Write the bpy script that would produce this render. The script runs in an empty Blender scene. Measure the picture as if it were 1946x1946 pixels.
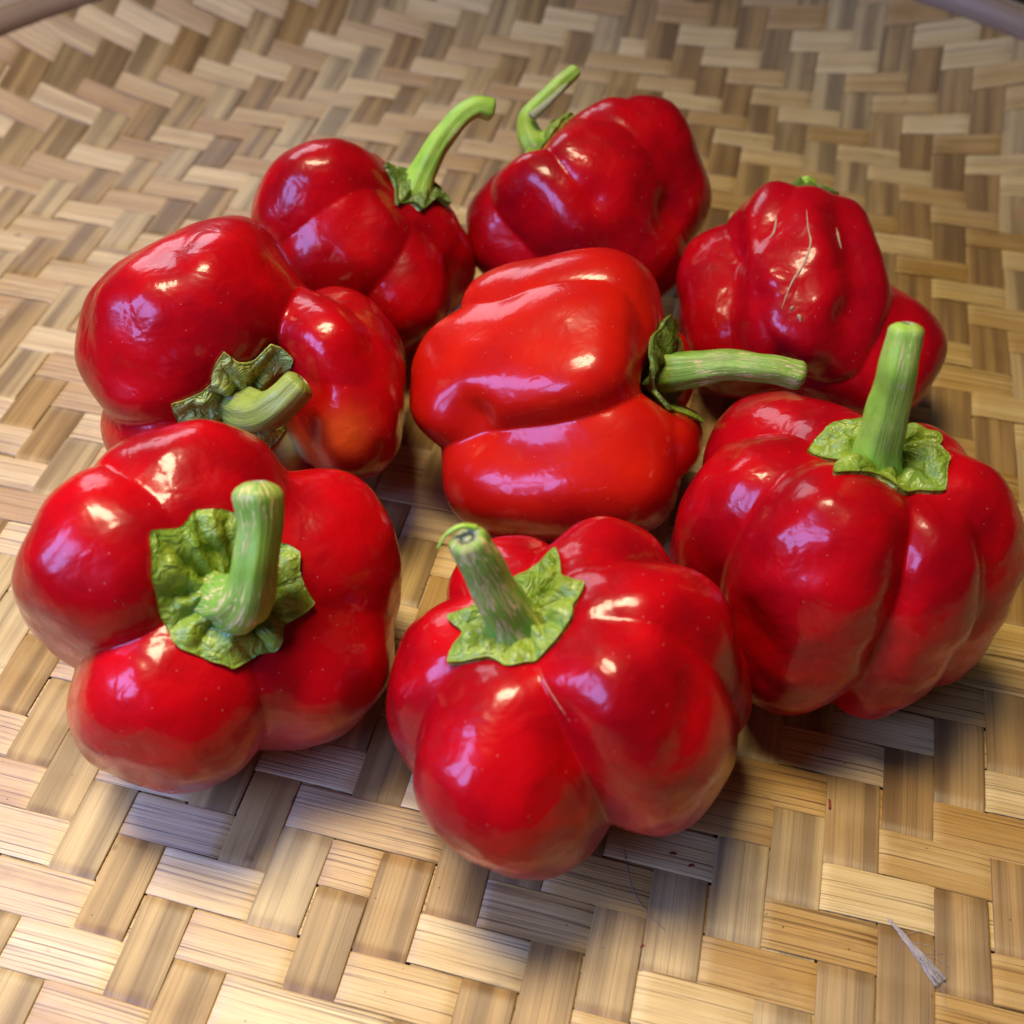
import bpy, math, json
import numpy as np
from mathutils import Vector, Matrix

# ------------------------------------------------------------------ camera, world, lamps, exposure
scene = bpy.context.scene
COL = scene.collection
S = 0.01                                   # lengths below are centimetres
PITCH = math.radians(52.0); DIST = 33.0
cam_d = bpy.data.cameras.new("camera")
cam = bpy.data.objects.new("camera", cam_d); COL.objects.link(cam)
cam.location = (0, -DIST*math.cos(PITCH)*S, DIST*math.sin(PITCH)*S)
cam.rotation_euler = (math.pi/2-PITCH, 0, 0)
cam_d.sensor_width = 36; cam_d.lens = 36; cam_d.clip_start = 0.01; cam_d.clip_end = 20
cam_d.dof.use_dof = True; cam_d.dof.focus_distance = 0.27; cam_d.dof.aperture_fstop = 11
scene.camera = cam

world = bpy.data.worlds.new("World"); scene.world = world; world.use_nodes = True
bg = world.node_tree.nodes["Background"]
bg.inputs[0].default_value = (0.40, 0.42, 0.50, 1); bg.inputs[1].default_value = 0.04

def area_lamp(name, loc, target, sx, sy, power, color, spread=180):
    d = bpy.data.lights.new(name, 'AREA'); d.shape = 'RECTANGLE'; d.size = sx*S; d.size_y = sy*S
    d.energy = power; d.color = color; d.spread = math.radians(spread)
    o = bpy.data.objects.new(name, d); COL.objects.link(o)
    o.location = Vector(loc)*S
    o.rotation_euler = (Vector(target)-Vector(loc)).to_track_quat('-Z', 'Y').to_euler()
    return o
area_lamp("ceiling_lamp", (-18, 9, 88), (-40, -80, 0), 32, 25, 12.6, (1.0, 0.83, 0.54), 140)
area_lamp("window_light", (-47, -16, 40), (0, 0, 0), 16, 25, 2.9, (0.24, 0.36, 1.0))
area_lamp("window_light", (-37, -33, 40), (0, 0, 0), 16, 25, 2.9, (0.24, 0.36, 1.0))
area_lamp("back_sheen_panel", (-60, 115, 60), (-5, 15, 0), 62, 44, 5.2, (0.80, 0.87, 1.0))  # added cool panel, back left: sheen on the far strips and top edges

scene.view_settings.view_transform = 'Standard'; scene.view_settings.look = 'None'
scene.view_settings.exposure = -0.14; scene.view_settings.gamma = 1.0
scene.render.engine = 'CYCLES'
scene.cycles.use_denoising = True
scene.cycles.max_bounces = 8

DATA = json.loads(r'''{"tray": {"ang": -14.0, "wv": 1.366, "wh": 1.219, "R": 32, "r0": 22.5, "k": 0.036, "ph": 0, "c": [-0.234, 3.921]}, "peppers": [{"C": [-7.5493, -6.5767, 4.0304], "A": [0.3557, -0.2865, 0.88961], "lobes": [[2.0259, 2.1617, 2.3295, 2.5763, 3.3604, 0.3649, 0.1505], [-3.3276, 2.2201, 2.1003, 2.1816, 3.5668, 0.3297, 0.1963], [-1.7786, 1.7311, 2.5124, 2.4022, 2.9149, -0.1592, -0.0766], [-0.2077, 2.0537, 2.4495, 2.3543, 3.0512, -0.1915, 0.1983], [0.6661, 2.5022, 2.2481, 2.5409, 3.1117, 0.1053, 0.1589]], "core": [1.6021, 2.7155, -0.2813], "seed": 11, "n": 2.45, "label": "large pepper nearest the left edge, bent stem and jagged calyx pointing at the viewer", "skin": "red", "cal_mat": "calyx", "stem_mat": "stem_mid", "cal_r": 1.55, "stem": [[-6.98, -7.106, 5.845, 0.653], [-6.714, -7.359, 6.255, 0.653], [-6.246, -7.846, 6.699, 0.67], [-5.726, -8.038, 7.374, 0.583], [-5.488, -7.746, 8.11, 0.46], [-5.338, -7.274, 8.733, 0.445], [-5.346, -6.811, 9.221, 0.52]], "cal_tips": [[2.793, 1.95, 0.42], [-2.234, 1.55, 0.42], [-1.257, 1.9, 0.42], [0.035, 2.15, 0.42], [0.663, 1.8, 0.42], [2.199, 1.75, 0.42], [-0.698, 1.75, 0.42]], "amp1": 0.085, "round": 1, "dents": [[[-3.936, -7.508, 5.449], 0.8, 0.16], [[-4.523, -8.817, 5.041], 0.6, 0.12], [[-8.799, -8.046, 8.189], 0.5, 0.07], [[-7.98, -6.311, 8.508], 0.6, 0.12]], "curl": 0.03, "lift": 0.65, "off": 0, "amp2": 0.028, "cpair": [[1, 2, 1.1], [2, 3, 0.6], [0, 1, 0.6], [0, 4, 0.25], [3, 4, 0.15]]}, {"C": [1.2439, -8.5009, 3.8396], "A": [-0.3279, 0.09039, 0.94038], "lobes": [[-2.008, 2.0614, 2.4572, 1.9757, 3.0036, 0.1132, 0.1764], [-0.6017, 2.0148, 2.1368, 2.017, 3.2606, -0.0679, -0.0296], [0.1132, 1.952, 2.4074, 1.6425, 3.3374, -0.0472, 0.073], [0.8913, 2.0196, 1.9976, 1.7127, 3.1176, 0.0846, 0.1085], [2.024, 1.8279, 1.935, 1.8167, 3.0369, 0.066, 0.0258], [-3.1115, 2.1333, 2.1843, 2.0056, 3.1727, 0.0109, -0.2385]], "core": [1.6002, 2.6946, -0.2047], "seed": 22, "n": 2.45, "label": "frontmost red pepper with a thick corky stem leaning left and a torn pale green calyx", "skin": "red", "cal_mat": "calyx", "stem_mat": "stem_cork", "cal_r": 1.25, "stem": [[0.308, -8.297, 5.735, 0.755], [0.142, -8.289, 6.259, 0.755], [-0.012, -8.324, 6.802, 0.602], [-0.282, -8.244, 7.563, 0.508], [-0.615, -8.072, 8.459, 0.45], [-0.871, -7.923, 9.146, 0.408]], "cal_tips": [[2.967, 1.85, 0.42], [-2.618, 1.9, 0.42], [1.117, 1.8, 0.42], [0.244, 1.65, 0.42], [1.955, 1.15, 0.42], [-1.466, 1.15, 0.42]], "scars": [{"p": [[0.548, -9.495, 6.85], [0.737, -10.009, 6.875], [1.004, -10.439, 6.766], [1.218, -10.731, 6.632]], "w": 0.012}], "peel": [{"p": [[-0.731, -7.694, 9.325], [-0.995, -7.729, 9.424], [-1.23, -7.797, 9.371], [-1.397, -7.855, 9.199], [-1.523, -7.966, 8.986]], "w": 0.07, "m": "stem"}], "amp1": 0.085, "dents": [[[2.38, -9.139, 7.654], 0.6, 0.08]], "curl": 0.03, "lift": 0.35, "off": 0, "amp2": 0.026, "cpair": [[0, 1, 0.9], [1, 2, 0.5], [2, 3, 1], [0, 5, 0.2], [3, 4, 1]]}, {"C": [8.8771, -4.3977, 3.8176], "A": [0.09365, 0.16775, 0.98137], "lobes": [[2.9417, 2.2426, 2.2643, 1.9241, 3.0819, -0.0864, -0.0399], [-2.2656, 2.2714, 2.0823, 2.0021, 3.5834, 0.2022, -0.0098], [-1.2298, 2.0733, 1.8451, 1.3906, 3.5037, -0.1623, 0.0124], [-0.5019, 2.1567, 1.9407, 1.4323, 3.5569, 0.3027, -0.1548], [0.4467, 1.3701, 1.3379, 1.6749, 3.2176, 0.4028, 0.0402], [2.0573, 1.8284, 3.4167, 1.8892, 3.3249, -0.1037, 0.5118]], "core": [1.6136, 2.5948, -0.28], "seed": 33, "n": 2.45, "label": "red pepper at the right with a tall straight bright green stem standing upright", "skin": "red", "cal_mat": "calyx", "stem_mat": "stem", "cal_r": 1.35, "stem": [[8.988, -4.159, 6.005, 0.806], [8.96, -4.112, 6.552, 0.806], [8.834, -4.111, 7.187, 0.663], [8.732, -4.062, 7.987, 0.535], [8.659, -3.864, 9.284, 0.431], [8.625, -3.709, 10.039, 0.422], [8.651, -3.372, 10.684, 0.37]], "cal_tips": [[2.967, 2.0, 0.42], [2.548, 1.6, 0.42], [-1.047, 1.65, 0.42], [-0.105, 1.0, 0.42], [-2.513, 2.2, 0.42], [-1.78, 1.6, 0.42]], "amp1": 0.085, "round": 1, "dents": [[[6.318, -5.455, 7.438], 0.6, 0.15], [[6.916, -7.01, 7.307], 0.9, 0.1]], "curl": 0.03, "lift": 0.55, "off": 0, "amp2": 0.026, "crease": 0.22, "cw": 0.18, "cpair": [[0, 1, 0.12], [1, 2, 0.95], [2, 3, 0.4], [0, 5, 0.7]]}, {"C": [1.4783, 1.6726, 3.9351], "A": [0.93891, -0.08357, 0.33387], "lobes": [[1.839, 1.5287, 1.3917, 2.2086, 3.5135, -0.6889, 0.0759], [-2.704, 2.4855, 2.169, 2.2618, 3.5257, -0.167, 0.1477], [0.6467, 1.8342, 2.0657, 1.9432, 3.0324, 0.3141, -0.0786], [-2.2434, 2.2531, 1.2333, 2.4377, 3.4648, 0.399, 0.0033], [-0.7551, 2.0452, 1.8576, 1.7389, 3.4308, 0.2268, 0.1478]], "core": [1.6093, 2.9133, -0.3736], "seed": 44, "n": 3.0, "label": "orange-red pepper lying on its side in the middle, corky stem pointing right", "skin": "orange", "cal_mat": "calyx_dark", "stem_mat": "stem_mid", "cal_r": 1.3, "stem": [[3.609, 1.734, 4.499, 0.653], [4.089, 1.581, 4.719, 0.653], [4.449, 1.364, 4.93, 0.616], [4.983, 1.171, 5.159, 0.549], [6.134, 1.012, 5.542, 0.436], [7.306, 0.699, 5.679, 0.402], [8.037, 0.51, 5.658, 0.386]], "cal_tips": [[0.908, 1.6, 0.42], [-0.209, 1.7, 0.42], [-3.072, 1.7, 0.42], [-2.199, 1.7, 0.42], [2.339, 1.7, 0.42]], "amp1": 0.085, "round": 1, "dents": [[[-1.378, -0.544, 4.86], 0.75, 0.45], [[0.393, -1.692, 4.601], 0.8, 0.12], [[-0.197, 2.725, 6.657], 0.9, 0.1]], "curl": 0.16, "lift": 0.35, "off": 0, "amp2": 0.012, "cpair": []}, {"C": [-8.2098, 2.2487, 4.2362], "A": [0.20842, -0.94277, 0.26027], "lobes": [[2.1214, 1.9897, 2.3984, 3.3757, 2.9885, 0.2064, 0.321], [0.3129, 2.0294, 1.2156, 1.9538, 3.5484, 0.3445, 0.4607], [-0.2253, 3.0809, 1.7284, 2.3878, 3.7671, 0.4897, 0.0092], [-2.7068, 2.2278, 2.133, 1.8918, 3.1952, 0.1277, 0.1277], [-1.5416, 2.0637, 2.0967, 1.842, 3.0315, -0.1035, 0.0294]], "core": [1.7026, 2.7356, -0.36], "seed": 55, "n": 2.45, "label": "pepper at the left behind the largest one, short bent olive stem and an orange patch", "skin": "patchy", "cal_mat": "calyx_lit", "stem_mat": "stem_olive", "cal_r": 1.35, "stem": [[-8.017, 0.624, 4.668, 0.691], [-7.83, 0.153, 4.882, 0.691], [-7.452, -0.452, 5.297, 0.631], [-6.769, -1.03, 5.734, 0.544], [-6.164, -1.073, 6.208, 0.465], [-5.776, -0.844, 6.513, 0.436]], "cal_tips": [[2.653, 1.95, 0.42], [1.571, 2.2, 0.42], [1.012, 2.25, 0.42], [0.698, 2.05, 0.42], [3.002, 1.6, 0.42]], "patches": [[[-4.622, -1.208, 5.04], 0.65, "o"], [[-5.605, -1.094, 3.914], 0.7, "o"], [[-6.558, -0.333, 3.51], 0.55, "pale"]], "amp1": 0.11, "round": 1, "dents": [[[-9.149, 1.92, 8.936], 0.9, 0.28], [[-8.819, 1.01, 8.798], 0.7, 0.12], [[-7.051, 1.48, 8.419], 0.8, 0.1]], "curl": 0.03, "lift": 0.75, "off": 0, "puff": 0.24, "cal_smooth": 26, "amp2": 0.03, "cpair": [[0, 1, 0.8], [1, 2, 0.5]]}, {"C": [-5.3387, 9.0871, 3.6072], "A": [0.70816, 0.30936, 0.63467], "lobes": [[2.3424, 1.5834, 1.2236, 1.8842, 2.3516, -0.3093, -0.101], [1.3097, 1.7036, 1.995, 1.6549, 2.6001, -0.1194, 0.1596], [0.342, 1.7706, 1.171, 2.3813, 2.6949, -0.173, -0.2324], [-2.7346, 1.9964, 2.3138, 1.5825, 2.2819, -0.3071, 0.3494], [-1.8724, 1.4218, 2.6165, 1.9127, 2.7608, 0.3004, 0.2392]], "core": [1.5966, 2.6093, -0.1942], "seed": 66, "n": 2.45, "label": "pepper at the back left with a long smooth green stem bending to the right", "skin": "red", "cal_mat": "calyx_dark", "stem_mat": "stem", "cal_r": 0.95, "stem": [[-3.721, 9.29, 4.431, 0.737], [-3.432, 9.442, 4.874, 0.737], [-3.301, 9.538, 5.267, 0.589], [-3.016, 9.898, 5.802, 0.47], [-2.501, 10.428, 6.533, 0.379], [-1.789, 10.998, 7.169, 0.333], [-1.192, 11.33, 7.428, 0.342], [-0.757, 11.414, 7.303, 0.37]], "cal_tips": [[1.571, 1.4, 0.42], [-2.409, 1.4, 0.42], [2.548, 1.4, 0.42], [3.072, 1.4, 0.42]], "amp1": 0.085, "dents": [[[-4.647, 8.029, 6.118], 0.5, 0.12]], "curl": 0.1, "lift": 0.35, "off": 0, "amp2": 0.022, "cpair": [[0, 1, 0.7], [0, 3, 0.9], [1, 2, 0.8]]}, {"C": [3.1268, 10.6778, 3.6646], "A": [-0.61293, 0.50031, 0.61156], "lobes": [[1.2943, 0.9704, 1.7652, 1.8516, 3.3475, -0.3399, 0.2062], [0.0768, 1.7881, 1.2291, 1.9125, 3.1507, 0.0507, 0.1136], [2.3928, 1.3755, 2.2955, 1.7148, 2.9987, 0.1468, 0.0663], [-0.8124, 2.1075, 2.3985, 1.8153, 3.0556, 0.2568, 0.2278], [2.5591, 2.0594, 2.0035, 1.9178, 2.8267, -0.062, 0.2807]], "core": [1.5972, 2.9924, -0.205], "seed": 77, "n": 2.45, "label": "rearmost pepper lying tilted, its thin peeled stem rising at its left", "skin": "red", "cal_mat": "calyx", "stem_mat": "stem", "cal_r": 1.0, "stem": [[1.57, 12.033, 5.051, 0.522], [1.155, 12.189, 5.377, 0.522], [0.723, 12.214, 5.65, 0.445], [0.518, 12.678, 6.139, 0.314], [0.943, 13.129, 6.492, 0.259], [1.65, 13.719, 6.826, 0.269], [2.23, 14.223, 7.093, 0.223]], "cal_tips": [[-0.16574033314255027, 1.3, 0.42], [0.9419217538350375, 1.3, 0.42], [2.214904888475754, 1.3, 0.42], [3.1744574680155404, 1.3, 0.42], [4.02644166168255, 1.3, 0.42], [5.2092385320775785, 1.3, 0.42]], "amp1": 0.085, "dents": [[[2.725, 8.586, 5.727], 0.6, 0.2], [[5.497, 9.218, 4.865], 0.7, 0.25]], "curl": 0.03, "lift": 0.35, "off": 0, "amp2": 0.022, "peel": [{"p": [[0.673, 12.259, 6.51], [1.094, 12.578, 6.696], [1.513, 12.88, 6.931], [1.922, 13.338, 7.098]], "w": 0.17, "m": "cut"}], "cpair": []}, {"C": [9.4307, 6.1128, 3.8329], "A": [0.13, 0.91068, 0.39211], "lobes": [[2.0172, 1.3314, 1.1943, 2.2675, 3.0929, -0.1418, -0.0415], [0.5303, 1.4117, 1.1555, 1.7958, 3.1513, -0.0096, 0.0407], [-3.1463, 2.2311, 2.4189, 1.4031, 2.1999, -1.7609, 0.3484], [-0.4846, 1.6115, 2.4652, 2.0119, 2.99, -0.3265, 0.1251], [-2.1598, 1.7786, 1.9335, 1.8431, 3.5196, -0.3507, 0.0707]], "core": [1.6074, 3.4093, 0.3097], "seed": 88, "n": 2.45, "label": "deep red wrinkled pepper with tan scars, its stem hidden behind it, behind the upright stem", "skin": "wrinkled", "cal_mat": "calyx_dark", "stem_mat": "stem", "cal_r": 1.2, "stem": [[9.876, 9.23, 5.175, 0.6], [9.928, 9.594, 5.333, 0.45], [9.952, 9.777, 5.421, 0.36], [9.969, 9.913, 5.494, 0.3]], "cal_tips": [[-0.008379480743666401, 1.56, 0.42], [0.911093117051429, 1.56, 0.42], [2.188225962956881, 1.56, 0.42], [2.9870614615583544, 1.56, 0.42], [4.145281480984655, 1.56, 0.42], [5.2426838290315345, 1.56, 0.42]], "ridge": 0.17, "rn": 8, "crease": 0.2, "scars": [{"p": [[8.201, 6.845, 6.641], [8.131, 6.517, 6.567], [8.038, 6.169, 6.432], [7.909, 5.966, 6.269]], "w": 0.055}, {"p": [[9.122, 6.619, 6.821], [9.068, 5.919, 6.655], [9.088, 5.304, 6.437], [8.841, 4.706, 6.215], [8.491, 4.238, 5.995], [8.261, 3.84, 5.721], [8.112, 3.494, 5.404]], "w": 0.05}, {"p": [[10.137, 6.289, 6.48], [10.134, 5.833, 6.33], [10.185, 5.501, 6.189]], "w": 0.06}, {"p": [[8.382, 3.466, 5.53], [8.443, 3.424, 5.506]], "w": 0.1}, {"p": [[8.579, 3.282, 5.423], [8.643, 3.207, 5.365], [8.659, 3.11, 5.285]], "w": 0.09}], "amp1": 0.085, "dents": [[[7.679, 4.21, 5.411], 0.5, 0.2], [[9.988, 3.45, 5.235], 0.6, 0.18], [[9.522, 4.486, 5.994], 0.5, 0.12], [[7.199, 6.43, 5.269], 0.4, 0.15]], "curl": 0.03, "lift": 0.35, "off": 0, "amp2": 0.022, "cpair": []}], "flecks": [{"p": [8.371, -9.796, 0.0], "l": 0.22, "w": 0.05, "dir": [0.17364817766693041, 0.984807753012208], "s": 1, "label": "narrow dark red fleck in the gap between two strips right of the front pepper"}, {"p": [3.159, -13.337, 0.0], "l": 0.08, "w": 0.06, "dir": [0.9396926207859084, 0.3420201433256687], "s": 2, "label": "tiny round red fleck below the front pepper, left of the long hair's end"}, {"p": [4.541, -11.389, 0.0], "l": 0.14, "w": 0.06, "dir": [0.984807753012208, 0.17364817766693033], "s": 3, "label": "small ragged red fleck in the shade at the right foot of the front pepper"}, {"p": [4.103, -11.079, 0.0], "l": 0.12, "w": 0.05, "dir": [0.984807753012208, -0.17364817766693033], "s": 4, "label": "faint red fleck against the underside of the front pepper"}], "hair": [[2.849, -10.452, 0.05], [2.882, -11.198, 0.03], [3.013, -11.987, 0.02], [3.333, -12.566, 0.03], [3.738, -12.975, 0.02]], "lint": {"a": [9.239, -12.645, 0.0], "b": [10.148, -14.146, 0.0]}}''')
rng = np.random.default_rng(7)

# ------------------------------------------------------------------ helpers
def mesh_obj(name, V, F, mat, parent=None, uv=None, attr=None, smooth=True, origin=(0, 0, 0)):
    me = bpy.data.meshes.new(name)
    V = (np.asarray(V, float)-np.asarray(origin, float))*S
    me.from_pydata(V.tolist(), [], [list(map(int, f)) for f in F])
    if uv is not None:
        l = me.uv_layers.new(name="UVMap")
        vi = np.empty(len(me.loops), dtype=np.int32); me.loops.foreach_get("vertex_index", vi)
        l.data.foreach_set("uv", np.asarray(uv, np.float32)[vi].ravel())
    if attr:
        for k, v in attr.items():
            a = me.attributes.new(k, 'FLOAT', 'POINT'); a.data.foreach_set("value", np.asarray(v, np.float32))
    if smooth:
        me.polygons.foreach_set("use_smooth", np.ones(len(me.polygons), bool))
    me.materials.append(mat); me.update()
    o = bpy.data.objects.new(name, me); COL.objects.link(o)
    if parent is not None: o.parent = parent
    return o

def empty(name, loc, label, cat, group=None):
    o = bpy.data.objects.new(name, None); COL.objects.link(o)
    o.location = Vector(loc)*S; o.empty_display_size = 0.01
    o['label'] = label; o['category'] = cat
    if group: o['group'] = group
    return o

def tag(o, label, cat, group=None):
    o['label'] = label; o['category'] = cat
    if group: o['group'] = group
    return o

def grid_faces(n, m, wrap=True, off=0):
    F = []
    for i in range(n-1):
        for j in range(m if wrap else m-1):
            k = (j+1) % m
            F.append((off+i*m+j, off+i*m+k, off+(i+1)*m+k, off+(i+1)*m+j))
    return F

def catmull(P, n):
    P = np.asarray(P, float); Q = np.vstack([2*P[0]-P[1], P, 2*P[-1]-P[-2]])
    out = []
    for i in range(len(P)-1):
        p0, p1, p2, p3 = Q[i:i+4]
        for t in np.linspace(0, 1, n, endpoint=False):
            out.append(.5*((2*p1)+(p2-p0)*t+(2*p0-5*p1+4*p2-p3)*t*t+(3*p1-p0-3*p2+p3)*t**3))
    out.append(P[-1]); return np.array(out)

def sweep(path, rad, m=20, rfun=None, cap=True):
    """tube along path, returns V, F, uv(along, around)"""
    path = np.asarray(path, float); n = len(path)
    T = np.gradient(path, axis=0); T /= np.linalg.norm(T, axis=1)[:, None]
    ref = np.array([0., 0, 1]) if abs(T[0][2]) < .9 else np.array([1., 0, 0])
    N = np.cross(T[0], ref); N /= np.linalg.norm(N)
    s = np.concatenate([[0], np.cumsum(np.linalg.norm(np.diff(path, axis=0), axis=1))])
    V = []; UV = []; a = np.arange(m)/m*2*np.pi
    for i in range(n):
        N = N-T[i]*(N@T[i]); N /= np.linalg.norm(N); B = np.cross(T[i], N)
        r = rad[i]*(np.ones(m) if rfun is None else rfun(s[i], a))
        V.append(path[i]+(np.cos(a)*r)[:, None]*N+(np.sin(a)*r)[:, None]*B)
        UV += [(s[i], x*rad[0]) for x in np.minimum(a, 2*np.pi-a)]
    V = np.vstack(V); F = grid_faces(n, m)
    F = [f[::-1] for f in F]
    if cap:
        F.append(tuple(range(m))); F.append(tuple((n-1)*m+j for j in range(m))[::-1])
    return V, F, np.array(UV)

class Waves:
    def __init__(self, seed, wl, amp, n=10):
        r = np.random.default_rng(seed); d = r.normal(size=(n, 3)); d /= np.linalg.norm(d, axis=1)[:, None]
        w = r.uniform(wl[0], wl[1], n); self.k = d*(2*np.pi/w)[:, None]; self.p = r.uniform(0, 6.28, n)
        self.a = amp*w/np.mean(w)/math.sqrt(n)
    def __call__(self, P):
        return (np.sin(P@self.k.T+self.p)*self.a).sum(-1)

# ------------------------------------------------------------------ material helpers
class NT:
    def __init__(self, name):
        self.m = bpy.data.materials.new(name); self.m.use_nodes = True
        self.t = self.m.node_tree; self.t.nodes.clear()
        self.out = self.n('ShaderNodeOutputMaterial'); self.b = self.n('ShaderNodeBsdfPrincipled')
        self.l(self.b.outputs[0], self.out.inputs[0])
    def n(self, t, **kw):
        x = self.t.nodes.new(t)
        for k, v in kw.items(): setattr(x, k, v)
        return x
    def l(self, a, b): self.t.links.new(a, b)
    def put(self, sock, v):
        if hasattr(v, 'links') or isinstance(v, bpy.types.NodeSocket): self.l(v, sock)
        elif isinstance(v, (tuple, list)) and len(v) == 3 and sock.type == 'RGBA': sock.default_value = (*v, 1)
        else: sock.default_value = v
    def math(self, op, a, b=0.0, clamp=False):
        x = self.n('ShaderNodeMath', operation=op); x.use_clamp = clamp
        self.put(x.inputs[0], a); self.put(x.inputs[1], b); return x.outputs[0]
    def mix(self, f, a, b, blend='MIX'):
        x = self.n('ShaderNodeMix', data_type='RGBA', blend_type=blend)
        self.put(x.inputs[0], f); self.put(x.inputs[6], a); self.put(x.inputs[7], b); return x.outputs[2]
    def ramp(self, f, lo, hi):
        x = self.n('ShaderNodeMapRange'); x.interpolation_type = 'SMOOTHSTEP'
        self.put(x.inputs[0], f); x.inputs[1].default_value = lo; x.inputs[2].default_value = hi
        return x.outputs[0]
    def coord(self, kind='Object', scale=(100, 100, 100), off=None):
        c = self.n('ShaderNodeTexCoord'); mp = self.n('ShaderNodeMapping')
        mp.inputs['Scale'].default_value = scale
        self.l(c.outputs[kind], mp.inputs[0])
        if off is not None: self.l(off, mp.inputs[1])
        return mp.outputs[0]
    def noise(self, vec, scale, detail=3, rough=.55, dist=0):
        x = self.n('ShaderNodeTexNoise'); self.l(vec, x.inputs[0])
        x.inputs['Scale'].default_value = scale; x.inputs['Detail'].default_value = detail
        x.inputs['Roughness'].default_value = rough; x.inputs['Distortion'].default_value = dist
        return x.outputs[0]
    def voro(self, vec, scale):
        x = self.n('ShaderNodeTexVoronoi'); self.l(vec, x.inputs[0]); x.inputs['Scale'].default_value = scale
        return x.outputs[0]
    def bump(self, h, strength, dist, prev=None):
        x = self.n('ShaderNodeBump'); self.put(x.inputs['Height'], h)
        x.inputs['Strength'].default_value = strength; x.inputs['Distance'].default_value = dist
        if prev is not None: self.l(prev, x.inputs['Normal'])
        return x.outputs[0]

def strip_material(name, base, alt, dark, pith):
    t = NT(name)
    info = t.n('ShaderNodeObjectInfo'); rnd = info.outputs['Random']
    off = t.n('ShaderNodeCombineXYZ'); t.put(off.inputs[0], t.math('MULTIPLY', rnd, 37.0)); t.put(off.inputs[1], t.math('MULTIPLY', rnd, 91.0))
    off = off.outputs[0]
    band = t.noise(t.coord('UV', (.06, 1.6, 1), off), 1.0, 2, .5)        # broad bands along the strip
    fib = t.noise(t.coord('UV', (.10, 14, 1), off), 1.0, 3, .65)         # fibres
    fine = t.noise(t.coord('UV', (.35, 38, 1), off), 1.0, 2, .6)
    blot = t.noise(t.coord('UV', (.5, .9, 1), off), 1.0, 4, .6)
    col = t.mix(t.ramp(band, .35, .65), base, alt)
    col = t.mix(t.math('MULTIPLY', t.ramp(fib, .50, .68), .95 if pith else .4), col, dark)
    col = t.mix(t.math('MULTIPLY', t.ramp(fine, .45, .75), .40 if pith else .22), col, dark)
    col = t.mix(t.math('MULTIPLY', t.ramp(blot, .52, .80), .35), col, (dark[0]*.8, dark[1]*.75, dark[2]*.7))
    # orange juice stains, a few brown knots
    st = t.noise(t.coord('Object', (100, 100, 100)), .55, 3, .6)
    col = t.mix(t.math('MULTIPLY', t.ramp(st, .69, .76), .5), col, (.42, .13, .035))
    kn = t.noise(t.coord('UV', (.9, 1.7, 1), off), 1.0, 2, .5)
    col = t.mix(t.math('MULTIPLY', t.ramp(kn, .72, .80), .7), col, (.09, .05, .03))
    dt = t.voro(t.coord('Object', (100, 100, 100)), 1.6)
    col = t.mix(t.math('MULTIPLY', t.math('LESS_THAN', dt, .045), .75), col, (.06, .035, .02))
    hue = t.n('ShaderNodeHueSaturation'); t.put(hue.inputs['Hue'], t.math('ADD', t.math('MULTIPLY', rnd, .02), .49)); t.l(col, hue.inputs['Color'])
    t.put(hue.inputs['Value'], t.math('ADD', t.math('MULTIPLY', rnd, .42), .76))
    t.put(hue.inputs['Saturation'], t.math('ADD', t.math('MULTIPLY', rnd, -.2), 1.08))
    t.l(hue.outputs[0], t.b.inputs['Base Color'])
    t.put(t.b.inputs['Roughness'], t.math('ADD', t.math('MULTIPLY', fib, .2), .40 if pith else .36))
    t.b.inputs['Specular IOR Level'].default_value = .78 if pith else .45
    tg = t.n('ShaderNodeTangent', direction_type='UV_MAP', uv_map='UVMap'); t.l(tg.outputs[0], t.b.inputs['Tangent'])
    t.b.inputs['Anisotropic'].default_value = .85; t.b.inputs['Anisotropic Rotation'].default_value = .25   # fibres scatter across the strip
    nrm = t.bump(fib, .6 if pith else .25, .0006)
    nrm = t.bump(fine, .35, .0002, nrm)
    t.l(nrm, t.b.inputs['Normal'])
    return t.m

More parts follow.
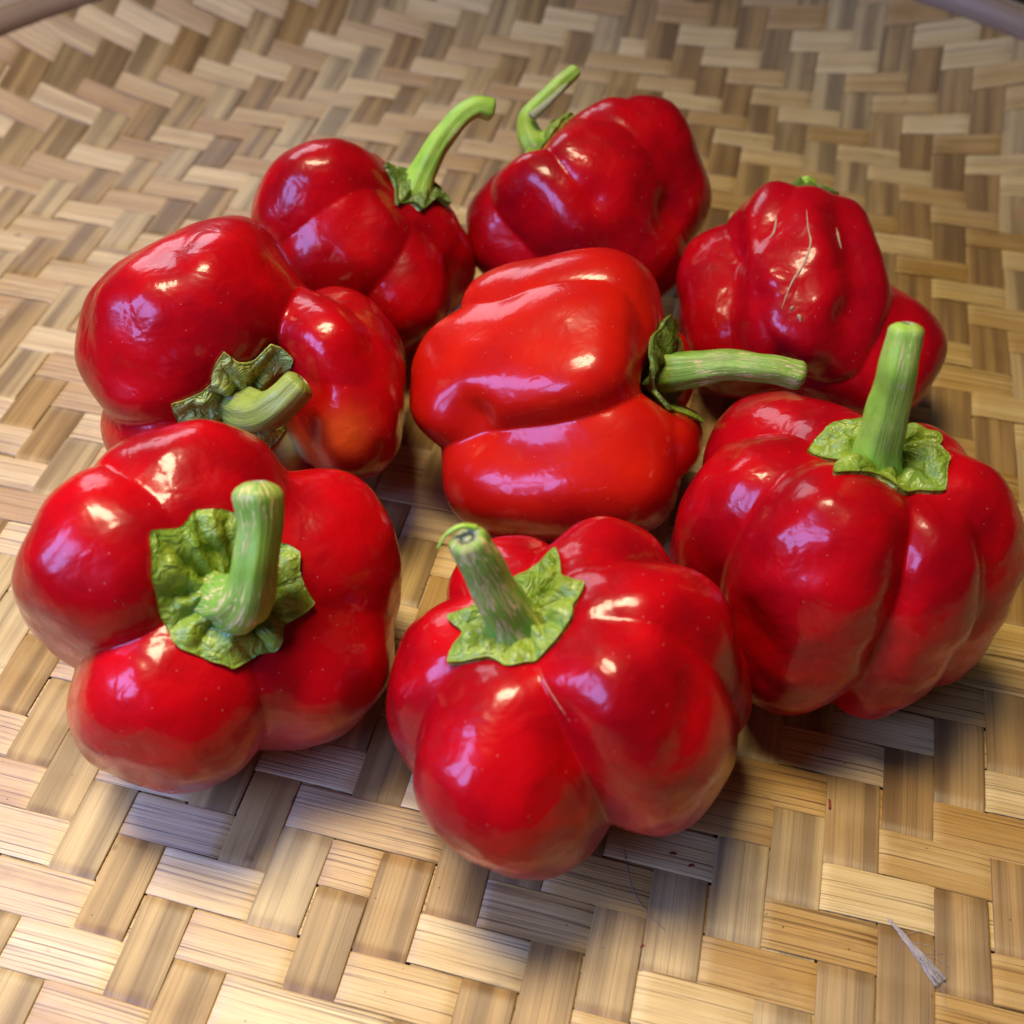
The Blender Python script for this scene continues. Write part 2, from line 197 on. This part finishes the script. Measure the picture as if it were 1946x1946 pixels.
def skin_material(name, base, deep, wrinkle=1.0, patch=None):
    t = NT(name); c = t.coord('Object')
    big = t.noise(c, .45, 3, .5)
    col = t.mix(t.ramp(big, .35, .68), base, deep)
    if patch:                                       # unripe orange / pale patch stored on the mesh
        a = t.n('ShaderNodeAttribute', attribute_name='patch')
        col = t.mix(t.math('MULTIPLY', a.outputs['Fac'], 1.0, True), col, patch)
        a2 = t.n('ShaderNodeAttribute', attribute_name='pale')
        col = t.mix(a2.outputs['Fac'], col, (.42, .40, .16))
    sp = t.voro(c, 3.2)                             # tiny pale lenticels
    spm = t.math('MULTIPLY', t.math('LESS_THAN', sp, .055), .45)
    col = t.mix(spm, col, (.62, .25, .18))
    ds = t.voro(t.coord('Object', (100, 100, 100), None), 2.1)
    col = t.mix(t.math('MULTIPLY', t.math('LESS_THAN', ds, .035), .6), col, (.05, .005, .005))
    t.l(col, t.b.inputs['Base Color'])
    t.b.inputs['Subsurface Weight'].default_value = .12
    t.b.inputs['Subsurface Radius'].default_value = (1, .15, .1); t.b.inputs['Subsurface Scale'].default_value = .002
    t.put(t.b.inputs['Roughness'], t.math('ADD', t.math('MULTIPLY', t.noise(c, .9, 3), .26), .16))
    t.b.inputs['Specular IOR Level'].default_value = .22; t.b.inputs['IOR'].default_value = 1.38; t.b.inputs['Coat IOR'].default_value = 1.42
    t.b.inputs['Coat Weight'].default_value = .48; t.b.inputs['Coat Roughness'].default_value = .11
    w1 = t.noise(c, 1.5, 2, .5, .4)
    w2 = t.noise(t.coord('Object', (100, 100, 300)), 4.5, 3, .6, .6)
    nrm = t.bump(w1, .22*wrinkle, .0022)
    nrm = t.bump(w2, .07*wrinkle, .0005, nrm)
    t.l(nrm, t.b.inputs['Normal']); t.l(nrm, t.b.inputs['Coat Normal'])
    return t.m

def green_material(name, base, light, dark, cork=0.0, lumps=0.0, corkcol=(.74, .57, .25)):
    t = NT(name); c = t.coord('Object')
    n1 = t.noise(c, .9, 4, .6); col = t.mix(t.ramp(n1, .32, .68), base, light)
    n2 = t.noise(c, 2.4, 3, .6); col = t.mix(t.math('MULTIPLY', t.ramp(n2, .5, .8), .35), col, dark)
    uvn = t.noise(t.coord('UV', (.8, 7, 1)), 1.0, 3, .6)
    col = t.mix(t.math('MULTIPLY', t.ramp(uvn, .45, .7), .2), col, dark)
    h = n2
    if cork > 0:
        ck = t.noise(t.coord('UV', (.8, 5.5, 1)), 1.0, 2, .6, .5)
        ar = t.noise(c, .55, 2, .5)
        ln = t.math('SUBTRACT', 1.0, t.ramp(t.math('ABSOLUTE', t.math('SUBTRACT', ck, .5)), .004+.012*cork, .018+.028*cork))
        mk = t.math('MULTIPLY', ln, t.ramp(ar, .55-.28*cork, .64-.22*cork))
        col = t.mix(t.math('MULTIPLY', mk, .9), col, corkcol)
        t.put(t.b.inputs['Roughness'], t.math('ADD', t.math('MULTIPLY', mk, .35), .42))
        nrm = t.bump(t.math('ADD', t.math('MULTIPLY', mk, .5), uvn), .5, .0008)
    else:
        t.b.inputs['Roughness'].default_value = .34
        nrm = t.bump(uvn, .25, .0006)
    if lumps > 0:
        nrm = t.bump(t.noise(c, 2.6, 3, .55, .8), lumps, .0035, nrm)
    t.l(col, t.b.inputs['Base Color']); t.l(nrm, t.b.inputs['Normal'])
    t.b.inputs['Subsurface Weight'].default_value = .08; t.b.inputs['Subsurface Radius'].default_value = (.6, 1, .2)
    t.b.inputs['Subsurface Scale'].default_value = .002
    return t.m

def plain_material(name, col, rough=.5, var=.3, scale=6.0):
    t = NT(name); c = t.coord('Object'); n = t.noise(c, scale, 4)
    t.l(t.mix(t.math('MULTIPLY', n, var), col, tuple(x*.35 for x in col)), t.b.inputs['Base Color'])
    t.b.inputs['Roughness'].default_value = rough
    t.l(t.bump(n, .3, .0006), t.b.inputs['Normal'])
    return t.m

# ------------------------------------------------------------------ the tray
TC = np.array(DATA['tray']['c']); TA = math.radians(DATA['tray']['ang'])
WV = DATA['tray']['wv']; WH = DATA['tray']['wh']; TR = DATA['tray']['R']; R0 = DATA['tray']['r0']; KK = DATA['tray']['k']
EU = np.array([math.cos(TA), math.sin(TA)]); EV = np.array([-math.sin(TA), math.cos(TA)])
def dish(r):
    return KK*np.maximum(r-R0, 0)**2
tray = empty("woven_tray", (TC[0], TC[1], 0), "round woven bamboo tray of pale and brown strips under the red peppers", "tray")
M_H = strip_material("bamboo_pith", (.62, .42, .15), (.52, .32, .09), (.17, .088, .027), True)
M_V = strip_material("bamboo_skin", (.46, .295, .10), (.22, .13, .045), (.11, .065, .027), False)
def h_over(i, j):                      # concentric diamonds, twill of two over two under
    return ((np.abs(i)+np.abs(j)+DATA['tray']['ph']) % 4) < 2
HW = .030; TH = .022
def strip(kind, idx):
    r = np.random.default_rng(idx*2+(1000 if kind == 'h' else 0)+5000)
    pw, pl = (WH, WV) if kind == 'h' else (WV, WH)
    cen = idx*pw+r.normal()*.02; w = pw*(.992+r.uniform(-.03, .012))/2
    if abs(cen) > TR-.6: return
    L = math.sqrt(TR*TR-cen*cen)
    n = int(2*L/(pl/9)); s = np.linspace(-L, L, n)
    k = np.floor(s/pl+.5).astype(int); fr = s/pl+.5-k
    def over(kk): return (h_over(kk, idx) if kind == 'h' else ~h_over(idx, kk)).astype(float)*2-1
    a, b, c = over(k-1), over(k), over(k+1)
    sm = lambda t: t*t*(3-2*t)
    e = .11
    z = np.where(fr < e, (a+b)/2+(b-a)/2*sm(np.clip(fr/e, 0, 1)), np.where(fr > 1-e, b+(c-b)/2*sm(np.clip((fr-1+e)/e, 0, 1)), b))*HW
    # slight belly of each visible piece and slow wander of the edges
    z += np.where(b > 0, .008*np.sin(np.pi*np.clip(fr, 0, 1))*(a*c < 0), 0)
    wob = .018*np.sin(s*.31+r.uniform(0, 6))+.012*np.sin(s*.83+r.uniform(0, 6))
    ww = w*(1+.02*np.sin(s*.47+r.uniform(0, 6)))
    prof = [(-1, .0), (-.985, .8), (-.9, 1.0), (0, 1.06), (.9, 1.0), (.985, .8), (1, 0), (.95, -1), (-.95, -1)]
    m = len(prof); tilt = r.normal()*.006
    pts = np.empty((n, m, 3)); uv = np.empty((n, m, 2))
    for q, (x, y) in enumerate(prof):
        off = cen+wob+x*ww
        if kind == 'h': xy = s[:, None]*EU+off[:, None]*EV
        else: xy = off[:, None]*EV*0+off[:, None]*EU+s[:, None]*EV
        pts[:, q, :2] = xy+TC; pts[:, q, 2] = z+y*TH+tilt*x+dish(np.hypot(xy[:, 0], xy[:, 1]))-(HW+TH*1.2)
        uv[:, q, 0] = s; uv[:, q, 1] = x*w
    F = grid_faces(n, m)
    F = [f[::-1] for f in F] if kind == 'v' else F
    F.append(tuple(range(m))); F.append(tuple((n-1)*m+j for j in range(m)))
    mesh_obj("bamboo_strip", pts.reshape(-1, 3), F, M_H if kind == 'h' else M_V, tray, uv.reshape(-1, 2), origin=(TC[0], TC[1], 0))
for i in range(-int(TR/WV), int(TR/WV)+1): strip('v', i)
for j in range(-int(TR/WH), int(TR/WH)+1): strip('h', j)
# rim: two bent bamboo hoops
def hoop(r_in, r_out, z0, z1, mat):
    n = 200; a = np.arange(n)/n*2*np.pi
    prof = [(r_in, z0), (r_in-.05, (z0+z1)/2), (r_in+.1, z1-.08), ((r_in+r_out)/2, z1), (r_out-.08, z1-.1), (r_out, (z0+z1)/2), (r_out-.1, z0)]
    m = len(prof); V = []
    for x in a:
        for (r, z) in prof: V.append((TC[0]+r*math.cos(x), TC[1]+r*math.sin(x), z))
    F = [((i*m+j), (i*m+(j+1) % m), (((i+1) % n)*m+(j+1) % m), (((i+1) % n)*m+j)) for i in range(n) for j in range(m)]
    uv = [(a[i]*r_in, p[1]) for i in range(n) for p in prof]
    return mesh_obj("rim_hoop", V, F, mat, tray, uv, origin=(TC[0], TC[1], 0))
M_R = strip_material("bamboo_rim", (.46, .34, .19), (.36, .25, .12), (.16, .10, .05), False)
zr = float(dish(TR))
hoop(TR-.75, TR-.1, zr-.9, zr+.55, M_R)
hoop(TR-.05, TR+.6, zr-1.1, zr+.45, M_R)
# the table below
tb = [(-90, -70, -.35), (90, -70, -.35), (90, 110, -.35), (-90, 110, -.35), (-90, -70, -3.5), (90, -70, -3.5), (90, 110, -3.5), (-90, 110, -3.5)]
o = mesh_obj("table_top", tb, [(0, 1, 2, 3), (4, 7, 6, 5), (0, 4, 5, 1), (1, 5, 6, 2), (2, 6, 7, 3), (3, 7, 4, 0)], plain_material("dark_wood", (.05, .03, .02), .6, .4, .3), smooth=False)
o['kind'] = 'structure'; o['label'] = "dark wooden table top under the woven tray"

# ------------------------------------------------------------------ peppers
def frame(A):
    A = A/np.linalg.norm(A)
    ref = np.array([0., 0, 1]) if abs(A[2]) < .8 else np.array([0., 1, 0])
    e1 = np.cross(ref, A); e1 /= np.linalg.norm(e1); return A, e1, np.cross(A, e1)
def field(q, lobes, core, n=2.45, k=7.0):
    X, Y, Z = q[..., 0], q[..., 1], q[..., 2]; acc = 0
    for th, d, ar, at, az, zo, ti in lobes:
        c, s = math.cos(th), math.sin(th)
        r = X*c+Y*s-d; t = -X*s+Y*c; z = Z-zo
        ct, st = math.cos(ti), math.sin(ti); r, z = r*ct-z*st, r*st+z*ct
        rho = (np.abs(r/ar)**n+np.abs(t/at)**n+np.abs(z/az)**n+1e-12)**(1/n)
        acc = acc+np.exp(np.clip(-k*(rho-1)*min(ar, at), -60, 60))
    rho = np.sqrt((X*X+Y*Y)/core[0]**2+((Z-core[2])/core[1])**2+1e-12)
    acc = acc+np.exp(np.clip(-k*(rho-1)*min(core[0], core[1]), -60, 60))
    return -np.log(acc)/k
def march(o, d, lobes, core, t, iters=34, tmin=.2, n=2.45):
    """o, d in the pepper's frame; walk inwards from distance t along d"""
    for i in range(iters):
        f = field(o+d*t[..., None], lobes, core, n)
        t = np.maximum(t-.8*f, tmin)
    return t

def pepper(p):
    C = np.array(p['C']); A, e1, e2 = frame(np.array(p['A'])); B = np.stack([e1, e2, A])
    lobes = p['lobes']; core = p['core']
    base = np.array([C[0], C[1], 0.])
    root = empty("bell_pepper", base, p['label'], "bell pepper", "red bell peppers on the woven tray")
    nu, nv = 320, 180
    v = (np.arange(nv)+.5)/nv*np.pi; u = np.arange(nu)/nu*2*np.pi
    Vv, U = np.meshgrid(v, u, indexing='ij')
    d = np.stack([np.sin(Vv)*np.cos(U), np.sin(Vv)*np.sin(U), np.cos(Vv)], -1).reshape(-1, 3)
    t = march(np.zeros(3), d, lobes, core, np.full(len(d), 7.5), n=p['n'])
    q = d*t[:, None]
    # organic unevenness
    w1 = Waves(p['seed'], (2.2, 4.5), p.get('amp1', .065)); w2 = Waves(p['seed']+1, (.8, 1.9), p.get('amp2', .018), 14)
    rid = p.get('ridge', 0.0)
    bumps = w1(q)+w2(q)
    fl = np.sort(np.stack([field(q, [L], (.01, .01, -50), p['n']) for L in lobes]), axis=0)
    gap = fl[1]-fl[0]
    ia = np.argsort(np.stack([field(q, [L], (.01, .01, -50), p['n']) for L in lobes]), axis=0)[:2].T
    CW = np.full((len(lobes), len(lobes)), p.get('cdef', .8))
    for (i0, i1, w_) in p.get('cpair', []): CW[i0, i1] = CW[i1, i0] = w_
    cd = CW[ia[:, 0], ia[:, 1]]*p.get('crease', .16)*(.45+.55*np.clip(np.abs(q[:, 2])/2.6, 0, 1))
    bumps = bumps-cd*np.exp(-gap/p.get('cw', .14))*np.clip(1.5-fl[0]*6, 0, 1)
    for (pos, rad, dep) in p.get('dents', []):
        lp = (np.array(pos)-C)@B.T
        bumps = bumps-dep*np.exp(-(np.linalg.norm(q-lp, axis=1)/rad)**2)
    if rid: bumps = bumps+rid*np.sin(U.ravel()*p['rn']+.8*np.sin(q[:, 2]*.9)+1.0)*np.exp(-((q[:, 2]-p.get('rz', 0))/2.6)**2)
    top = np.exp(-((Vv.ravel())/.55)**4)
    q = q+d*(bumps*(1-top))[:, None]
    W = q@B+C
    zmin = W[:, 2]; W[:, 2] = np.where(zmin < .0, zmin*.08, zmin)       # flesh flattens a little where it rests
    V = np.vstack([W, W[:nu].mean(0)[None], W[-nu:].mean(0)[None]])
    F = [f[::-1] for f in grid_faces(nv, nu)]
    nt, nb = nv*nu, nv*nu+1
    F += [(nt, j, (j+1) % nu) for j in range(nu)] + [(nb, (nv-1)*nu+(j+1) % nu, (nv-1)*nu+j) for j in range(nu)]
    attr = {}
    pl = np.zeros(len(V)); pt = np.zeros(len(V))
    for (pos, rad, kind) in p.get('patches', []):
        g = np.exp(-(np.linalg.norm(V-np.array(pos), axis=1)/rad)**2)
        if kind == 'pale': pl = np.maximum(pl, g)
        else: pt = np.maximum(pt, g)
    attr = {'patch': np.clip(pt*1.2, 0, 1), 'pale': np.clip(pl*1.3, 0, 1)}
    mesh_obj("body", V, F, SKIN[p['skin']], root, attr=attr, origin=base)
    # calyx: a lobed green collar draped over the shoulder of the fruit
    na, nr = 168, 26
    a = np.arange(na)/na*2*np.pi
    Rm = np.full(na, p['cal_r'])
    for (th, rr, wd) in p['cal_tips']:
        dd = np.abs((a-th+np.pi) % (2*np.pi)-np.pi)
        Rm = Rm+(rr-p['cal_r'])*np.clip(1-dd/wd, 0, 1)**1.3
    Rm = Rm*(1+.04*np.sin(5*a+p['seed'])+.015*np.sin(13*a+2*p['seed']))
    fr = np.linspace(.06, 1, nr)
    rr = fr[:, None]*Rm[None, :]; X = rr*np.cos(a); Y = rr*np.sin(a)
    oo = np.stack([X, Y, np.zeros_like(X)], -1); dz = np.zeros_like(oo); dz[..., 2] = 1
    H = march(oo, dz, lobes, core, np.full(X.shape, 6.0), 40, -1.0, p['n'])
    Hs = H.copy()
    for _ in range(p.get('cal_smooth', 10)):
        Hp = np.vstack([Hs[1:2], Hs, 2*Hs[-1:]-Hs[-2:-1]])
        Hs = (Hp[:-2]+2*Hp[1:-1]+Hp[2:])/4
        Hs = (np.roll(Hs, 1, 1)+2*Hs+np.roll(Hs, -1, 1))/4
        Hs = np.maximum(Hs, H)
    Hs = Hs+(1-fr[:, None])*np.maximum(Hs[-1].mean()-Hs, 0)*p.get('lift', .35)
    wl = Waves(p['seed']+9, (.5, 1.1), .06, 16); wp = Waves(p['seed']+5, (1.2, 2.4), .5, 8)
    oq = oo.reshape(-1, 3)
    ph = a[None, :]*p.get('ribs', 5)+p['seed']+wp(oq).reshape(X.shape)*1.6
    pill = np.abs(np.sin(ph))**.75*np.sin(np.pi*np.clip(fr*.97, 0, 1))[:, None]**.7*p.get('puff', .25)
    pill = pill*(.75+.5*np.abs(np.sin(4.5*fr[:, None]*Rm[None, :]/1.7+2*np.sin(a*3+p['seed'])[None, :])))
    lump = np.abs(wl(oq).reshape(X.shape))*1.6*np.sin(np.pi*np.clip(fr, 0, 1))[:, None]
    Hc = Hs+.06+p.get('off', 0)+lump+pill+p.get('curl', .03)*(1+np.sin(3*a+p['seed']))[None, :]*(fr[:, None]**6)
    top_ = np.stack([X, Y, Hc], -1); bot = np.stack([X*.985, Y*.985, Hc-.16], -1)
    Vc = np.vstack([top_.reshape(-1, 3), bot.reshape(-1, 3)])
    Fc = [f[::-1] for f in grid_faces(nr, na)][:]
    Fc = [(f[3], f[2], f[1], f[0]) for f in Fc]
    Fc = [f[::-1] for f in Fc]
    nn = nr*na
    Fc += [(f[3]+nn, f[2]+nn, f[1]+nn, f[0]+nn) for f in Fc]
    Fc += [((nr-1)*na+j, (nr-1)*na+(j+1) % na, nn+(nr-1)*na+(j+1) % na, nn+(nr-1)*na+j) for j in range(na)]
    uvc = np.stack([rr, np.minimum(a, 2*np.pi-a)[None, :]*1.0+0*rr], -1).reshape(-1, 2); uvc = np.vstack([uvc, uvc])
    mesh_obj("calyx", Vc@B+C, Fc, GREEN[p['cal_mat']], root, uv=uvc, origin=base)
    # stem
    P = np.array(p['stem'])
    path = catmull(P[:, :3], 10); rad = catmull(np.stack([P[:, 3], P[:, 3], P[:, 3]], 1), 10)[:, 0]
    ph = p['seed']*1.3
    rf = lambda s, a_: 1+(.06+.09*np.exp(-s/.7))*np.cos(5*a_+ph+.3*s)+.045*np.cos(9*a_+2*ph-.5*s)+.04*np.sin(2.3*s+2*a_+ph)+.025*np.sin(5.1*s+a_+2*ph)
    sl = np.concatenate([[0], np.cumsum(np.linalg.norm(np.diff(path, axis=0), axis=1))])
    rad = rad*(1+p.get('flare', .28)*np.exp(-(sl/.62)**2))
    # rounded lip at the cut end
    T = path[-1]-path[-2]; T /= np.linalg.norm(T); re = rad[-1]
    path = np.vstack([path]+[path[-1]+T*re*x for x in ((.2, .42, .58, .64) if p.get('round') else (.16, .28, .36, .38))]); rad = np.concatenate([rad, [re*x for x in ((.98, .84, .58, .4) if p.get('round') else (.97, .86, .72, .66))]])
    Vs, Fs, uvs = sweep(path, rad, 28, rf, cap=False)
    Fs.append(tuple(range(28)))
    st = mesh_obj("stem", Vs, Fs, GREEN[p['stem_mat']], root, uv=uvs, origin=base)
    n = len(path); ring = Vs[(n-1)*28:]
    c0 = ring.mean(0)
    r2 = c0+(ring-c0)*.55+T*(-re*.10)
    Ve = np.vstack([ring, r2, (c0-T*re*.16)[None]])
    Fe = [f[::-1] for f in grid_faces(2, 28)]+[(28+(j+1) % 28, 28+j, 56)[::-1] for j in range(28)]
    mesh_obj("cut_end", Ve, Fe, CUT, st, origin=base)
    # corky scars on the skin
    for sc in p.get('scars', []):
        path = catmull(np.array(sc['p']), 6); m = len(path)
        for k_ in range(m):                            # lay it on the final skin
            v_ = path[k_]-C; v_ = v_/np.linalg.norm(v_); dw = W-C; rw = np.linalg.norm(dw, axis=1)
            path[k_] = C+v_*(rw[np.argmax((dw@v_)/rw)]+.004)
        rq = np.random.default_rng(p['seed'])
        rd = sc['w']*np.sin(np.linspace(.12, np.pi-.12, m))*(.75+.5*rq.random(m))
        Vq, Fq, uq = sweep(path, rd*.75, 8)
        mesh_obj("scar", Vq, Fq, CORK, root, uv=uq, origin=base)
    for pe in p.get('peel', []):
        path = catmull(np.array(pe['p']), 8); m = len(path)
        Vq, Fq, uq = sweep(path, pe['w']*np.linspace(1, .35, m), 8)
        mesh_obj("peel", Vq, Fq, (CUT if pe['m'] == 'cut' else GREEN[pe['m']]), root, uv=uq, origin=base)
    return root

SKIN = {
 'red': skin_material("pepper_skin_red", (.47, .0018, .0045), (.27, .001, .004)),
 'patchy': skin_material("pepper_skin_patchy", (.47, .0018, .0045), (.27, .001, .004), patch=(.62, .07, .008)),
 'orange': skin_material("pepper_skin_orange_red", (.55, .011, .003), (.44, .005, .003), .5),
 'wrinkled': skin_material("pepper_skin_wrinkled", (.45, .002, .006), (.30, .001, .006), 1.25),
 'dark': skin_material("pepper_skin_dark", (.38, .0015, .006), (.24, .001, .006), 1.4),
}
GREEN = {
 'calyx': green_material("calyx_green", (.16, .27, .02), (.30, .38, .04), (.05, .10, .01), lumps=.65),
 'calyx_lit': green_material("calyx_lit", (.30, .40, .07), (.46, .52, .11), (.10, .17, .025), lumps=1.0),  # green lightened to paint in window light on the mid-left calyx
 'calyx_dark': green_material("calyx_dark_green", (.09, .16, .018), (.17, .25, .03), (.03, .06, .01), lumps=.6),
 'stem': green_material("stem_green", (.27, .50, .035), (.38, .60, .06), (.13, .28, .025), cork=.25),
 'stem_cork': green_material("stem_corky", (.15, .34, .03), (.25, .42, .045), (.07, .17, .02), cork=1.0),
 'stem_mid': green_material("stem_mid", (.16, .33, .03), (.24, .42, .045), (.07, .15, .02), cork=.6),
 'stem_olive': green_material("stem_olive", (.24, .32, .04), (.32, .38, .06), (.10, .14, .03), cork=.6, corkcol=(.28, .20, .12)),
}
CUT = plain_material("stem_cut", (.42, .44, .20), .7, .8, 9.0)
CORK = plain_material("cork", (.56, .37, .20), .75, .5, 8.0)
for p in DATA['peppers']: pepper(p)

# ------------------------------------------------------------------ small things on the tray
for dd in DATA['flecks']:
    rq = np.random.default_rng(int(dd['s'])); n = 9
    a = np.arange(n)/n*2*np.pi; r = rq.uniform(.5, 1, n)
    ax = np.array(dd['dir']); ay = np.array([-ax[1], ax[0]]); c = np.array(dd['p'])
    ring = np.stack([np.cos(a)*r*dd['l'], np.sin(a)*r*dd['w']], 1)
    xy = ring[:, :1]*ax+ring[:, 1:]*ay+c[:2]
    V = np.vstack([np.c_[xy, np.full(n, .004)+c[2]], np.c_[c[:2]+(xy-c[:2])*.7, np.full(n, .035)+c[2]+rq.random(n)*.02], [[c[0], c[1], c[2]+.05]]])
    F = grid_faces(2, n)+[(n+j, n+(j+1) % n, 2*n) for j in range(n)]
    o = mesh_obj("pepper_fleck", V, F, FLECK if 'FLECK' in globals() else globals().setdefault('FLECK', plain_material("dried_skin", (.22, .015, .01), .6, .5, 10)), smooth=False)
    tag(o, dd['label'], "fleck", "red flecks of skin on the tray")
HAIR = plain_material("hair_grey", (.30, .24, .22), .5, .2, 5)
LINT = plain_material("lint_grey", (.42, .37, .32), .9, .4, 5)
path = catmull(np.array(DATA['hair']), 10); V, F, uv = sweep(path, np.full(len(path), .0075), 6)
tag(mesh_obj("hair_strand", V, F, HAIR, uv=uv), "thin curved hair lying on the tray in front of the front pepper", "hair")
L = DATA['lint']; p0 = np.array(L['a']); p1 = np.array(L['b']); dv = p1-p0; ln = np.linalg.norm(dv); dv /= ln
sd = np.array([-dv[1], dv[0], 0]); VV = []; FF = []; o_ = 0
rq = np.random.default_rng(4)
for i in range(130):
    t0 = rq.beta(1.2, 1.0)*.8; t1 = min(1.02, t0+rq.uniform(.15, .5)); ts = np.linspace(t0, t1, 5)
    wd = .015+.17*ts**1.5; ph = rq.uniform(-1, 1); hh = rq.uniform(.02, 1)
    pts = p0+dv*(ts*ln)[:, None]+sd*(wd*ph+.03*np.sin(ts*9+i))[:, None]+np.array([0, 0, 1])*(.012+wd*.6*hh*np.sqrt(1-ph*ph))[:, None]
    V, F, uv = sweep(catmull(pts, 3), np.full(13, rq.uniform(.005, .013)), 5)
    VV.append(V); FF += [tuple(x+o_ for x in f) for f in F]; o_ += len(V)
for i in range(9):                                             # loose ends
    s0 = p0+dv*ln*rq.uniform(.3, 1); q = s0+(dv*rq.uniform(-.1, .9)+sd*rq.uniform(-.7, .7))*.8
    pts = np.array([s0, (s0+q)/2+sd*rq.uniform(-.1, .1)+[0, 0, .05], q]); pts[:, 2] = np.maximum(pts[:, 2], .012)
    V, F, uv = sweep(catmull(pts, 6), np.full(13, .0045), 5)
    VV.append(V); FF += [tuple(x+o_ for x in f) for f in F]; o_ += len(V)
tag(mesh_obj("lint_tuft", np.vstack(VV), FF, LINT), "small grey tuft of lint with fine loose hairs on the tray", "lint")
